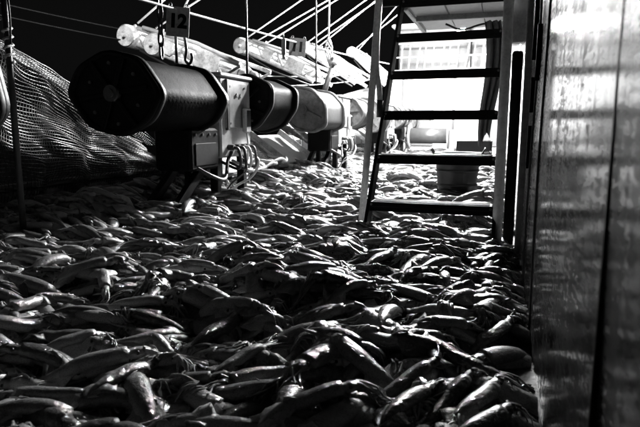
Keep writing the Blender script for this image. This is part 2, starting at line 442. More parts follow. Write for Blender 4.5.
MB().lathe([(0.04, 0.14), (0.055, 0.10), (0.085, 0.04), (0.10, -0.03), (0.085, -0.10), (0.05, -0.14), (0.0, -0.152)], 10).build('bulb', 'lamp_glow', lb)
tag(lb, 'burning glass fishing lamp hanging from the pipe over the forward deck', 'lamp', 'fishing lamps over the forward deck')
for k in range(1, 5):
    c = copy_tree(lb); c.location.y = 7.9 + 1.4 * k
aft = empty('aft_lamp_boom', (-0.75, -4.0, LZ))
MB().tube([(0, 0, 0.32), (0, 5.6, 0.32)], 0.035, 8).build('pipe', 'rail_grey', aft)
for y in (0.1, 5.5): MB().tube([(0, y, -2.14), (0, y, 0.30)], 0.05, 10).build('mast', 'rail_grey', aft)
tag(aft, 'overhead pipe on two masts carrying the fishing lamps above the upper deck', 'boom')
for k in range(2):
    c = copy_tree(lb); c.location = (-0.75, -2.2 + 1.6 * k, LZ)
    tag(c, 'burning glass fishing lamp hanging from the pipe above the upper deck', 'lamp', 'fishing lamps above the upper deck')

# ------------------------------------------------------------------ ladder
LX = -0.42
steps = [(3.62 + 0.2125 * k, 0.29 + 0.2975 * k) for k in range(6)]
ld = empty('ladder', (LX, 3.5, 0.05))
def lrel(p): return (p[0] - LX, p[1] - 3.5, p[2] - 0.05)
dy, dz = 0.2125, 0.2975; L_ = math.hypot(dy, dz); ang = math.atan2(dz, dy)
for s_ in (-1, 1):
    a = Vector((s_ * 0.40, 3.62 - dy * 0.72, 0.29 - dz * 0.72)); b_ = Vector((s_ * 0.40, 3.62 + dy * 5.4, 0.29 + dz * 5.4))
    c = (a + b_) / 2
    rot = Matrix.Rotation(ang, 3, 'X')
    st_ = MB().box((0, 0, 0), (0.022, (b_ - a).length, 0.11), rot=rot, bev=0.004)
    st_.build('stringer', 'black_paint', ld, loc=(c.x, c.y - 3.5, c.z - 0.05))
for y, z in steps:
    t = MB().box((0, 0, 0), (0.776, 0.15, 0.032), bev=0.005).build('tread', 'black_paint', ld, loc=(0, y - 3.5, z - 0.05))
    MB().box((0, -0.062, -0.03), (0.776, 0.012, 0.03)).build('nosing', 'black_paint', t)
    for q in range(5):
        MB().box((0, -0.05 + 0.025 * q, 0.018), (0.74, 0.006, 0.006)).build('grip_rib', 'black_paint', t)
    for q in (-1, 1):
        MB().tube([(q * 0.376, -0.0, 0.0), (q * 0.376, -0.082, 0.0)], 0.009, 6).build('bolt', 'steel_dark', t)
tag(ld, 'black steel ladder with six flat treads leaning to the platform', 'ladder')
hr = empty('handrail', (-0.92, 3.77, 0.05))
MB().tube([(0, 0, 0), (0.012, 0.12, 0.55), (0.03, 0.34, 1.66), (0.04, 0.45, 2.2)], 0.025, 12).build('post', 'pole_white', hr)
MB().lathe([(0.05, 0), (0.05, 0.02), (0.027, 0.03)], 12).build('foot_flange', 'steel_dark', hr)
tag(hr, 'leaning pale tube handrail at the open side of the ladder', 'handrail')
hr2 = empty('bent_handrail', (-0.84, 4.0, 1.02))
MB().tube(bez([(0.0, -0.03, -0.05), (-0.015, 0.0, 0.06), (-0.045, 0.05, 0.2), (-0.055, 0.12, 0.5), (-0.05, 0.28, 1.1)], 6), 0.02, 10).build('tube', 'pole_white', hr2)
MB().tube([(0.0, -0.035, -0.16), (0.0, -0.03, -0.04)], 0.022, 8).build('lower_sleeve', 'rubber', hr2)
tag(hr2, 'bent tube handrail with black sleeve rising from the ladder side', 'handrail')
po = empty('wall_side_post', (0.0, 3.53, 0.05))
MB().tube([(0, 0, 0), (0.004, 0.02, 2.6)], 0.03, 14).build('tube', 'pole_white', po)
MB().lathe([(0.055, 0), (0.055, 0.02), (0.032, 0.03)], 12).build('foot_flange', 'steel_dark', po)
tag(po, 'upright pale tube post between the ladder and the steel wall', 'post')
dp = empty('black_door_edge', (0.068, 3.62, 0.0))
MB().box((0, 0, 0.62), (0.062, 0.05, 1.24), bev=0.01).build('door_leaf', 'black_paint', dp)
MB().box((0.0, 0.02, 1.62), (0.09, 0.10, 0.66), bev=0.01).build('upper_frame', 'cabinet', dp)
tag(dp, 'narrow black upright door edge with pale frame above, behind the post', 'door')

# hanging cloth beside the ladder
cl = MB(); nu, nv = 22, 18
vv = []
for j in range(nv + 1):
    t = j / nv
    for i in range(nu + 1):
        u = i / nu
        wd_ = 0.045 + 0.035 * math.sin(2.0 * t + 0.6) - 0.02 * t
        x = (u - 0.5) * wd_ * 2 + 0.03 * math.sin(5 * t)
        y = 0.035 * math.sin(u * 17 + 2.2 * t) + 0.015 * math.sin(u * 33 + 5 * t)
        vv.append((x, y, -0.98 * t - 0.06 * math.sin(u * 5 + 1) * t))
ff = [(j * (nu + 1) + i, j * (nu + 1) + i + 1, (j + 1) * (nu + 1) + i + 1, (j + 1) * (nu + 1) + i) for j in range(nv) for i in range(nu)]
co = cl.add(vv, ff, True).build('hanging_cloth', 'cloth', loc=(-0.115, 5.0, 1.66))
sm = co.modifiers.new('thick', 'SOLIDIFY'); sm.thickness = 0.004
tag(co, 'crumpled grey cloth hanging behind the ladder from the platform', 'cloth')

# fish basket behind the lowest treads
bk = empty('fish_basket', (-0.40, 5.6, 0.10))
prof = [(0.0, 0.0), (0.165, 0.0), (0.175, 0.02), (0.195, 0.2), (0.215, 0.40), (0.225, 0.41), (0.225, 0.44), (0.205, 0.44), (0.19, 0.30), (0.16, 0.05), (0.0, 0.05)]
MB().lathe(prof, 26).build('tub', 'basket', bk)
for z, r in ((0.13, 0.191), (0.27, 0.204)):
    MB().lathe([(r - 0.004, z - 0.012), (r + 0.008, z - 0.010), (r + 0.008, z + 0.010), (r - 0.004, z + 0.012)], 26).build('hoop', 'rubber', bk)
for s_ in (-1, 1):
    MB().tube(bez([(s_ * 0.222, -0.07, 0.42), (s_ * 0.25, -0.05, 0.47), (s_ * 0.255, 0.0, 0.485), (s_ * 0.25, 0.05, 0.47), (s_ * 0.222, 0.07, 0.42)], 4), 0.008, 6).build('handle', 'rubber', bk)
tag(bk, 'round dark tapered fish basket behind the lowest ladder treads', 'basket')
cr_ = empty('fish_crate', (-0.36, 8.2, 0.10))
W_, D_, H_ = 0.46, 0.36, 0.50
for s_ in (-1, 1):
    for k in range(3):
        MB().box((s_ * W_ / 2, 0, 0.09 + 0.165 * k), (0.02, D_, 0.15), bev=0.004).build('slat', 'basket', cr_)
        MB().box((0, s_ * D_ / 2, 0.09 + 0.165 * k), (W_ - 0.03, 0.02, 0.15), bev=0.004).build('slat', 'basket', cr_)
MB().box((0, 0, 0.02), (W_ - .03, D_ - .03, 0.02)).build('bottom', 'basket', cr_)
tag(cr_, 'dark slatted crate on the lit deck beyond the basket', 'crate')

# ------------------------------------------------------------------ jigging machines along the rail
HEX = rounded([(-0.375, -0.05), (-0.30, 0.14), (-0.09, 0.275), (0.17, 0.255), (0.375, 0.05), (0.30, -0.14), (0.09, -0.275), (-0.17, -0.255)], 0.07, 4)
ZC = 0.96
def make_drum(parent, y0, y1, rot, plate):
    dr = empty('drum', (0, 0, 0)); dr.parent = parent; dr.location = (0, 0, ZC); dr.rotation_euler = (0, rot, 0)
    st_ = []
    n = 34
    for i in range(n + 1):
        t = i / n; y = y0 + 0.05 + (y1 - y0 - 0.10) * t
        st_.append((y, 0.90 + (0.012 if i % 2 else -0.010) + 0.008 * math.sin(9 * t + y0)))
    MB().sweep(HEX, st_).build('wound_line', 'line_wound' if plate == 'drum_black' else 'line_grey', dr)
    for e_, s_ in ((y0, -1), (y1, 1)):
        a, b_ = (e_, e_ + 0.055) if s_ < 0 else (e_ - 0.055, e_)
        pl = MB().sweep(HEX, [(a, 0.955), (a, 0.99), (a + 0.008, 1.02), (b_ - 0.008, 1.02), (b_, 0.99), (b_, 0.955)]).build('end_plate', plate, dr)
        yo = e_ + s_ * 0.012
        rim = MB()
        nn = len(HEX); rv = []
        for sc_, yy in ((1.0, e_), (1.0, e_ + s_ * 0.02), (0.90, e_ + s_ * 0.02), (0.88, e_ - s_ * 0.0)):
            rv += [(q[0] * sc_, yy, q[1] * sc_) for q in HEX]
        rf = [(r * nn + i, r * nn + (i + 1) % nn, (r + 1) * nn + (i + 1) % nn, (r + 1) * nn + i) for r in range(3) for i in range(nn)]
        rim.add(rv, rf, True).build('rim', plate, pl)
        MB().tube([(0, e_ - s_ * 0.01, 0), (0, e_ + s_ * 0.045, 0)], 0.055, 14).build('hub', 'steel_dark', pl)
        for k in range(6):
            an = k * math.pi / 3 + 0.3
            if plate == 'drum_grey' and k % 3: continue
            ln = 0.215
            MB().box((math.cos(an) * (0.05 + ln / 2), yo, math.sin(an) * (0.05 + ln / 2)), (ln, 0.024, 0.03),
                     rot=Matrix.Rotation(-an, 3, 'Y'), bev=0.005).build('spoke', plate, pl)
            MB().tube([(math.cos(an + .5) * 0.2, e_ - s_ * 0.01, math.sin(an + .5) * 0.2), (math.cos(an + .5) * 0.2, e_ + s_ * 0.014, math.sin(an + .5) * 0.2)], 0.012, 8).build('bolt', 'steel_dark', pl)
    return dr

def make_machine(y, rots, plate, label, dr_far=1.2, near=True):
    """origin at the foot of the stand; local y = 0 is the near edge of the cabinet"""
    t = empty('jigging_machine', (X_RAIL, y, 0.05))
    if near: make_drum(t, -1.19, -0.27, rots[0], plate)
    make_drum(t, 0.70, 0.70 + dr_far, rots[1], plate)
    MB().tube([(0, -1.25 if near else -0.02, ZC), (0, 0.74 + dr_far, ZC)], 0.03, 10).build('axle', 'steel_dark', t)
    cb = MB().box((-0.02, 0.31, 0.82), (0.32, 0.60, 0.70), bev=0.015).build('cabinet', 'cabinet', t)
    MB().box((0.146, 0.30, 0.93), (0.018, 0.42, 0.40), bev=0.005).build('front_panel', 'panel', cb)
    MB().box((0.15, 0.12, 0.93), (0.03, 0.05, 0.44), bev=0.006).build('panel_hinge', 'steel_dark', cb)
    MB().box((-0.02, 0.31, 1.185), (0.36, 0.64, 0.035), bev=0.01).build('lid', 'rail_grey', cb)
    for q, (yy, zz) in enumerate(((0.16, 1.09), (0.45, 1.09), (0.16, 0.77), (0.45, 0.77))):
        MB().tube([(0.15, yy, zz), (0.165, yy, zz)], 0.010, 8).build('screw', 'steel_dark', cb)
    for yy in (0.29, 0.37):
        MB().tube([(0.152, yy, 1.02), (0.168, yy, 1.02)], 0.018, 10).build('knob', 'cabinet', cb)
    rc = MB().box((0.185, 0.43, 0.80), (0.045, 0.11, 0.23), bev=0.012).build('control_box', 'cabinet', t)
    MB().box((0.209, 0.43, 0.815), (0.006, 0.075, 0.15), bev=0.002).build('screen', 'ink', rc)
    MB().tube(bez([(0.185, 0.43, 0.69), (0.19, 0.44, 0.58), (0.20, 0.40, 0.44), (0.19, 0.34, 0.40)], 6), 0.009, 6).build('lead', 'cable_white', rc)
    for k in range(4):
        yy = 0.14 + 0.11 * k
        MB().tube([(0.12, yy, 0.56), (0.20, yy, 0.56)], 0.026, 10).build('cable_gland', 'rubber', cb)
        MB().tube(bez([(0.19, yy, 0.56), (0.235, yy + 0.01, 0.54), (0.235, yy + 0.05, 0.42 - 0.03 * (k % 2)), (0.15, yy + 0.14, 0.36), (-0.02, yy + 0.16, 0.42)], 6), 0.014, 7).build('cable', 'cable_white' if k == 2 else 'rubber', t)
    MB().box((-0.03, -0.26, 0.56), (0.34, 0.46, 0.34), bev=0.02).build('gear_housing', 'black_paint', t)
    for yy in (0.04, 0.56):
        MB().box((0.06, yy, 0.24), (0.075, 0.075, 0.50), bev=0.008).build('leg', 'black_paint', t)
        MB().box((-0.20, yy, 0.24), (0.075, 0.075, 0.50), bev=0.008).build('leg', 'black_paint', t)
        MB().box((0.06, yy, 0.035), (0.14, 0.14, 0.02), bev=0.004).build('foot_plate', 'black_paint', t)
    gh = [c_ for c_ in t.children if c_.name.startswith('gear_housing')][0]
    for q in range(4):
        MB().tube([(0.13, -0.42 + 0.11 * q, 0.68), (0.15, -0.42 + 0.11 * q, 0.68)], 0.011, 7).build('bolt', 'steel_dark', gh)
    MB().box((0.142, -0.26, 0.52), (0.012, 0.34, 0.18), bev=0.004).build('cover', 'black_paint', gh)
    MB().tube(bez([(0.12, -0.40, 0.42), (0.22, -0.30, 0.34), (0.20, -0.05, 0.30), (0.14, 0.12, 0.44), (0.15, 0.18, 0.52)], 6), 0.016, 7).build('hose', 'rubber', t)
    MB().tube(bez([(0.15, 0.50, 0.52), (0.26, 0.52, 0.42), (0.22, 0.46, 0.28), (0.12, 0.34, 0.20), (0.05, 0.20, 0.12)], 6), 0.012, 7).build('hose', 'cable_white', t)
    MB().tube(bez([(0.15, 0.30, 0.52), (0.25, 0.28, 0.36), (0.18, 0.10, 0.24), (0.10, 0.06, 0.10)], 6), 0.008, 6).build('hose', 'rubber', t)
    for x in (0.05, -0.2):
        a, b_ = Vector((x, -0.12, 0.44)), Vector((x, -0.66, 0.06)); d = b_ - a
        MB().box(tuple((a + b_) / 2), (0.06, d.length, 0.075), rot=Matrix.Rotation(math.atan2(d.z, d.y), 3, 'X'), bev=0.006).build('brace', 'black_paint', t)
    tag(t, label, 'machine', 'squid jigging machines along the rail')
    return t
make_machine(4.33, (0.15, -0.35), 'drum_black', 'black squid jigging machine below the hanging number 12 sign', dr_far=0.72)
make_machine(8.05, (0.75, 0.2), 'drum_grey', 'squid jigging machine with worn grey drum plates below the number 11 sign', dr_far=0.75)
make_machine(11.77, (1.25, 0.6), 'drum_grey', 'floodlit jigging machine beyond the number 11 one, seen beside the handrail', dr_far=0.8)
make_machine(15.1 - 1.1, (0.3, 0.9), 'drum_grey', 'last jigging machine at the rail close to the forecastle', dr_far=0.7)
make_machine(0.28, (0.2, 0.55), 'drum_black', 'black jigging machine nearest the wire net, its drum end beside the stanchion', dr_far=0.99, near=False)

# ------------------------------------------------------------------ outrigger frames beyond the rail
def outrigger(y0, width, root, tip, label, rollers=1):
    """root, tip = (x, z); frame lies along x, its width along y"""
    t = empty('outrigger_frame', (root[0], y0, root[1]))
    dx, dz = tip[0] - root[0], tip[1] - root[1]; ln = math.hypot(dx, dz); an = math.atan2(dz, -dx)
    def P(u, y, h=0.0):  # u along the arm, h off its surface
        return (-u * math.cos(an) + h * math.sin(an), y, u * math.sin(an) + h * math.cos(an))
    for y in (0, width):
        MB().tube([P(0, y), P(ln, y)], 0.035, 8).build('side_tube', 'outrigger_white', t)
        MB().tube([P(0.1, y, 0.12), P(ln * 0.93, y, 0.12)], 0.018, 6).build('guard_tube', 'outrigger_white', t)
    for y in (-0.03, width + 0.03):
        MB().tube([P(0.0, y, 0.20), P(ln * .97, y, 0.17)], 0.026, 7).build('top_tube', 'outrigger_white', t)
        nb = int(ln / 0.17)
        for q in range(nb):
            u0, u1 = ln * q / nb, ln * (q + 1) / nb
            MB().tube([P(u0, y, 0.01 if q % 2 else 0.19), P(u1, y, 0.19 if q % 2 else 0.01)], 0.016, 6).build('lattice_bar', 'outrigger_white', t)
    MB().box(P(ln * .28, -0.05, 0.10), (0.30, 0.02, 0.17), rot=Matrix.Rotation(an, 3, 'Y'), bev=0.006).build('side_plate', 'outrigger_white', t)
    MB().box(P(ln * .66, -0.05, 0.09), (0.16, 0.02, 0.15), rot=Matrix.Rotation(an + .06, 3, 'Y'), bev=0.006).build('gusset_plate', 'outrigger_white', t)
    k = 0; u = 0.12
    while u < ln - 0.1:
        w_ = 0.10
        MB().box(P(u, width / 2, 0.005 * (k % 2)), (w_, width - 0.06, 0.018), rot=Matrix.Rotation(an, 3, 'Y'), bev=0.003).build('slat', 'outrigger_white', t)
        u += 0.125; k += 1
    for q in range(rollers):
        c = P(ln + 0.02 - 0.36 * q, 0, 0.05 + 0.02 * q)
        yy0, yy1 = -0.12, width + 0.06
        ro = MB().sweep([(0.125 * math.cos(a), 0.125 * math.sin(a)) for a in np.linspace(0, 2 * math.pi, 20, endpoint=False)],
                        [(yy0, 0.9), (yy0 + 0.012, 1.0), (yy1 - 0.012, 1.0), (yy1, 0.9)]).build('roller', 'outrigger_white', t, loc=(c[0], 0, c[2]))
        MB().tube([(0, yy0 - 0.05, 0), (0, yy1 + 0.05, 0)], 0.02, 8).build('spindle', 'outrigger_white', ro)
    rr0 = random.Random(int(y0 * 100))
    for yc, off_, r0 in ((width * .40, 0.08, 0.06), (width * .8, 0.10, 0.05)):
        pts, rs_ = [], []
        for q in range(22):
            t_ = q / 21
            pts.append(P(0.05 + (ln - 0.32) * t_, yc + rr0.uniform(-.015, .015), off_ + 0.02 * math.sin(q * 0.9 + y0)))
            rs_.append((r0 + rr0.uniform(-.014, .014) - (0.022 if q % 5 == 2 else 0)) * (0.6 if q in (0, 21) else 1))
        rl_ = MB().tube(pts, rs_, 9).build('rolled_canvas', 'outrigger_white', t)
        for q in (2, 7, 12, 17):
            MB().tube([pts[q] if False else tuple(Vector(pts[q]) * 0.5 + Vector(pts[q]) * 0.5 + Vector((rs_[q] * 1.06 * math.sin(an) * math.cos(a), rs_[q] * 1.06 * math.sin(a), rs_[q] * 1.06 * math.cos(an) * math.cos(a)))) for a in np.linspace(0, 2 * math.pi, 13)], 0.007, 5, cap=False).build('tie_rope', 'steel_dark', rl_)
    MB().tube([P(0.0, -0.07, 0.22), P(ln * .4, -0.07, 0.25), P(ln * .9, -0.07, 0.20)], 0.022, 7).build('hose', 'cable_white', t)
    MB().tube([P(0.0, -0.09, -0.07), P(ln * .5, -0.09, -0.10), P(ln * .86, -0.09, -0.05)], 0.014, 6).build('cable', 'rubber', t)
    for q in (0.35, 0.75):
        c = P(ln * q, 0, 0.0); d = P(ln * q, 0, 0.26)
        MB().tube([c, d], 0.012, 6).build('pin', 'outrigger_white', t)
    tag(t, label, 'outrigger', 'white outrigger frames beyond the rail')
    return t
outrigger(5.55, 0.75, (-2.75, 1.25), (-4.05, 1.74), 'white slatted outrigger frame with two rollers behind the black machine drum', 2)
outrigger(8.05, 0.95, (-2.72, 1.46), (-3.86, 1.95), 'white slatted outrigger frame behind the number 11 sign')
outrigger(10.55, 0.95, (-2.72, 1.60), (-3.78, 2.26), 'white slatted outrigger frame between the number 11 sign and the handrail')
outrigger(13.4, 0.95, (-2.72, 1.75), (-3.55, 2.50), 'farthest white slatted outrigger frame, beside the handrail')

# ------------------------------------------------------------------ wires, ropes, signs
def wire(name, a, b, r, mat, label, d=0.0, group='rigging wires over the rail'):
    p = [Vector(q) for q in sag(a, b, d)]; o0 = p[0].copy()
    return tag(MB().tube([q - o0 for q in p], r, 6).build(name, mat, loc=o0), label, 'wire', group)
wire('sign_wire', (-2.45, 1.4, 1.60), (-2.45, 12.6, 2.16), 0.010, 'wire', 'long pale wire above the machines carrying the number signs', 0.05)
E1, E2, E3, E4 = Vector((-4.0, 5.6, 1.95)), Vector((-3.86, 8.1, 2.12)), Vector((-3.78, 10.6, 2.36)), Vector((-3.55, 13.5, 2.6))
for e_, tops, nm in ((E1, ((-2.2, 6.2, 3.5), (-1.9, 7.2, 3.6), (-3.0, 6.2, 3.4)), 'white stay wire rising from the frame behind the number 12 sign'),
                 (E2, ((-2.1, 8.7, 3.35), (-1.6, 9.4, 3.5), (-1.9, 9.6, 3.4)), 'white stay wire rising from the frame behind the number 11 sign'),
                 (E3, ((-1.3, 10.9, 4.0), (-1.1, 11.4, 4.1), (-1.6, 11.6, 4.0)), 'white stay wire rising from the frame left of the handrail'),
                 (E4, ((-1.5, 13.6, 4.1), (-1.9, 14.0, 4.4)), 'white stay wire rising from the farthest frame')):
    for k, q in enumerate(tops):
        wire('stay_wire', tuple(e_ + Vector((0, 0.35 * k, 0))), q, 0.011, 'wire', nm)
wire('sea_side_wire', (-4.05, 5.62, 1.86), (-5.6, 4.0, 2.2), 0.008, 'wire_dark', 'two thin dark wires stretched out over the sea from the rollers', 0.02)
wire('sea_side_wire', (-4.05, 5.5, 1.74), (-5.6, 4.0, 2.08), 0.008, 'wire_dark', 'two thin dark wires stretched out over the sea from the rollers', 0.02)
wire('guard_wire', (-3.35, 4.9, 1.35), (-3.35, 13.0, 2.0), 0.009, 'wire', 'pale lower guard wires behind the machine drums', 0.06)
wire('guard_wire', (-3.35, 4.9, 1.20), (-3.35, 13.0, 1.85), 0.009, 'wire', 'pale lower guard wires behind the machine drums', 0.06)
wire('vertical_stay', (-2.42, 5.12, 1.23), (-2.40, 5.10, 3.4), 0.012, 'wire_dark', 'dark upright stay beside the far drum of the number 12 machine')
wire('vertical_stay', (-2.42, 7.28, 1.35), (-2.42, 7.26, 3.6), 0.012, 'wire_dark', 'dark upright stay beside the number 11 sign')
# rope with a knotted bunch
rb = empty('knotted_rope', (-2.42, 7.85, 1.75))
MB().tube([(0, 0, 0.28), (0.01, 0, 0.9), (0.02, 0, 1.9)], 0.012, 7).build('rope', 'wire', rb)
for k in range(6):
    a0 = k * 1.05
    pts = [(0, 0, 0.30)] + [(0.055 * math.cos(a0 + j) * math.sin(math.pi * j / 5), 0.055 * math.sin(a0 + j) * math.sin(math.pi * j / 5), 0.30 - 0.066 * j) for j in range(1, 5)] + [(0.0, 0, -0.06)]
    MB().tube(bez(pts, 4), 0.010, 6).build('strand', 'rail_grey', rb)
tag(rb, 'rope ending in a knotted bunch above the number 11 machine', 'rope')
gp = empty('tilted_guide_post', (-2.5, 7.75, 1.15))
MB().tube([(0, 0, 0.0), (0.14, 0.12, 0.52)], 0.04, 10).build('post', 'steel_dark', gp)
MB().tube([(0.08, 0.12, 0.54), (0.21, 0.12, 0.56)], 0.05, 12).build('pulley', 'rail_grey', gp)
MB().box((0.14, 0.12, 0.56), (0.05, 0.09, 0.13), bev=0.012).build('block', 'steel_dark', gp)
tag(gp, 'short tilted dark post with a pulley block under the knotted rope', 'post')

def text_mesh(txt, size, depth):
    cu = bpy.data.curves.new('number', 'FONT'); cu.body = txt; cu.size = size; cu.align_x = 'CENTER'; cu.align_y = 'CENTER'
    cu.extrude = depth; cu.offset = size * 0.05
    o = bpy.data.objects.new('number_text', cu); C.objects.link(o)
    dg = bpy.context.evaluated_depsgraph_get(); me = bpy.data.meshes.new_from_object(o.evaluated_get(dg))
    bpy.data.objects.remove(o); bpy.data.curves.remove(cu)
    return me
def sign(txt, loc, w_, h_, rz, tilt, label, mat='sign_grey'):
    t = empty('number_sign', loc); t.rotation_euler = (0, tilt, rz)
    n = 8
    pl = MB().box((0, 0, -h_ / 2), (w_, 0.012, h_), bev=0.003).build('plate', mat, t)
    me = text_mesh(txt, h_ * (0.62 if txt == '12' else 0.74), 0.001); me.materials.append(M['ink'])
    no = bpy.data.objects.new('number', me); C.objects.link(no); no.parent = pl
    no.location = (0.0, -0.0085, -h_ * 0.50); no.rotation_euler = (math.pi / 2, 0, 0)
    for s_ in (-1, 1):
        MB().tube([(s_ * w_ * .36 + 0.012 * math.cos(a), 0.0 , 0.008 + 0.016 * math.sin(a)) for a in np.linspace(0, 2 * math.pi, 12)], 0.004, 5).build('hook', 'steel_dark', t)
    tag(t, label, 'sign', 'number signs on the wire')
sign('12', (-2.43, 3.93, 1.71), 0.175, 0.225, math.radians(26), 0.08, 'grey plate with number 12 hanging from the wire')
sign('11', (-2.43, 6.62, 1.86), 0.205, 0.215, math.radians(18), 0.10, 'grey plate with number 11 hanging from the wire', 'sign_grey_dimmed')
tag(MB().box((0, 0, -0.10), (0.05, 0.05, 0.20), bev=0.02).tube([(0, 0, -0.2), (0.005, 0, -0.24)], 0.02, 8).tube([(0, 0, 0), (0, 0, 0.04)], 0.008, 6).build('rope_float', 'rubber', loc=(-2.44, 6.15, 1.80)),
    'small black float hanging on the wire beside the number 11 sign', 'float')

# chains holding the number 12 drum guard
def chain(name, x, y, z0, z1, label, lk=0.075):
    t = empty(name, (x, y, z0)); k = 0; z = 0
    lm = {}
    while z0 + z < z1:
        pts = []
        for a in np.linspace(0, 2 * math.pi, 13):
            hx, hz = 0.020 * math.cos(a), lk * 0.60 * math.sin(a)
            pts.append((hx if k % 2 else 0, 0 if k % 2 else hx, hz))
        if k % 2 not in lm: lm[k % 2] = MB().tube(pts, 0.0085, 6, cap=False).mesh('link', 'steel_dark')
        o = bpy.data.objects.new('link', lm[k % 2]); C.objects.link(o); o.parent = t; o.location = (0, 0, z + lk / 2)
        z += lk * 0.93; k += 1
    tag(t, label, 'chain')
    return t
chain('hanging_chain', -2.46, 3.72, 1.30, 2.35, 'heavy dark chain hanging to the drum beside the number 12 sign', 0.10)
hk = empty('hanging_hook', (-2.44, 4.02, 1.30))
MB().tube(bez([(0, 0, 0.20), (0.012, 0, 0.10), (0.0, 0, 0.02), (0.035, 0, -0.01), (0.06, 0, 0.03), (0.055, 0, 0.07)], 6), 0.012, 8).build('hook', 'steel_dark', hk)
MB().box((0.0, 0, 0.24), (0.05, 0.03, 0.08), bev=0.01).build('shackle', 'steel_dark', hk)
MB().tube([(-0.08, 0, 0.0), (-0.08, 0, 0.22)], 0.012, 8).build('bar', 'steel_dark', hk)
tag(hk, 'dark iron hook and shackle hanging under the number 12 sign', 'hook')
# lamp housing at the top left of the ladder
bx = empty('lamp_housing', (-0.98, 4.75, 1.86))
MB().box((0, 0, 0.10), (0.34, 0.22, 0.2), bev=0.02).build('case', 'black_paint', bx)
MB().tube([(0, 0, 0.2), (0, 0, 0.5)], 0.02, 8).build('bracket', 'steel_dark', bx)
MB().box((0.33, 0.05, 0.14), (0.34, 0.04, 0.04)).build('arm', 'steel_dark', bx)
tag(bx, 'black metal box on a bracket beside the ladder head', 'box')

# stanchion and rope at the left
sn = empty('rail_stanchion', (-2.66, 2.52, 0.05))
MB().tube([(0, 0, 0), (0, 0, 2.2)], 0.018, 10).build('post', 'steel_dark', sn)
MB().tube([(0.012 * math.cos(a * 2.2) * (1 + .2 * math.sin(3 * a)) + 0.004, 0.03 * math.sin(a * 2.2), 1.10 + a * 0.016) for a in np.linspace(0, 12, 60)], 0.008, 5).build('rope_lashing', 'wire', sn)
MB().tube(bez([(0, 0, 2.0), (0.03, -0.03, 1.7), (0.05, -0.02, 1.4), (0.02, 0, 1.2)], 6), 0.006, 5).build('rope', 'wire_dark', sn)
MB().tube([(0, 0, 1.34), (-0.3, -0.25, 1.35)], 0.012, 6).build('side_bar', 'rail_grey', sn)
tag(sn, 'thin dark stanchion with rope lashing beside the wire net', 'stanchion')

# ------------------------------------------------------------------ nets
def net(name, grid, nu, nv, r, label, group=None, loc=(0, 0, 0), diag=False):
    """grid(u, v) -> point. strands both ways as thin three-sided bars"""
    mb = MB()
    P = [[Vector(grid(i / nu, j / nv)) for i in range(nu + 1)] for j in range(nv + 1)]
    vv, ff = [], []
    def strand(path):
        nonlocal vv, ff
        o = len(vv); k = len(path)
        for i, p in enumerate(path):
            t = (path[min(i + 1, k - 1)] - path[max(i - 1, 0)]).normalized()
            a = t.cross(Vector((0.3, 0.9, 0.2))).normalized(); b = t.cross(a)
            for q in (0, 2.094, 4.189): vv.append(p + (a * math.cos(q) + b * math.sin(q)) * r)
        for i in range(k - 1):
            for q in range(3): ff.append((o + i * 3 + q, o + i * 3 + (q + 1) % 3, o + i * 3 + 3 + (q + 1) % 3, o + i * 3 + 3 + q))
    for j in range(nv + 1): strand(P[j])
    for i in range(nu + 1): strand([P[j][i] for j in range(nv + 1)])
    mb.add(vv, ff)
    o = mb.build(name, 'net', loc=loc); tag(o, label, 'net', group)
    # edge rope
    e_ = MB().tube(P[0], r * 2.6, 5).build('edge_rope', 'net', o)
    return o
def jit(u, v, a): return a * (math.sin(u * 31 + v * 17) + math.sin(u * 57 - v * 43 + 1) * .6)
def main_net(u, v):
    Y = 1.9 + 3.0 * u
    top = 1.42 - 0.30 * u - 0.85 * max(0, u - 0.35) ** 1.25 + 0.03 * math.sin(u * 7)
    bot = 0.16
    z = top + (bot - top) * v
    x = -3.18 + 0.10 * math.sin(u * 5 + v * 2) - 0.22 * (1 - v) ** 2 + 0.06 * math.sin(v * 9 + u * 4) + 0.028 * math.sin(u * 34 + 2.2 * math.sin(v * 4)) * (0.35 + v) + jit(u, v, .010)
    return (x, Y + 0.03 * math.sin(u * 40 + v * 5) + jit(v, u, .012), z + 0.02 * math.sin(u * 23 + 1.3) + jit(u + .3, v, .007))
def upper_net(u, v):
    Y = 2.6 + 1.9 * u
    top = 1.56 - 0.52 * u - 0.25 * u * u
    x = -3.42 + 0.34 * v + 0.02 * math.sin(u * 9)
    return (x, Y + 0.05 * v, top - 0.17 * v - 0.06 * math.sin(v * 3.1) + jit(u, v, .004))
net('catch_net', main_net, 130, 44, 0.0034, 'large sagging mesh net at the rail left of the black machine')
net('folded_net_strip', upper_net, 74, 14, 0.0036, 'narrow strip of mesh folded over the top of the sagging net')
def low_net(Y0, zz):
    def g(u, v):
        Y = Y0 + 1.9 * u
        return (-3.15 + 0.45 * v + 0.02 * math.sin(u * 8), Y, zz - 0.28 * v - 0.32 * u + 0.04 * math.sin(v * 3.1 + u) + jit(u, v, .005))
    return g
net('catch_tray_net', low_net(4.75, 0.92), 48, 14, 0.004, 'mesh tray net under the far drum of the number 12 machine')
net('catch_tray_net', low_net(6.9, 0.98), 48, 14, 0.004, 'mesh tray net under the grey drum of the number 11 machine')
net('catch_tray_net', low_net(10.5, 1.0), 40, 12, 0.005, 'mesh tray net under the floodlit far machine')

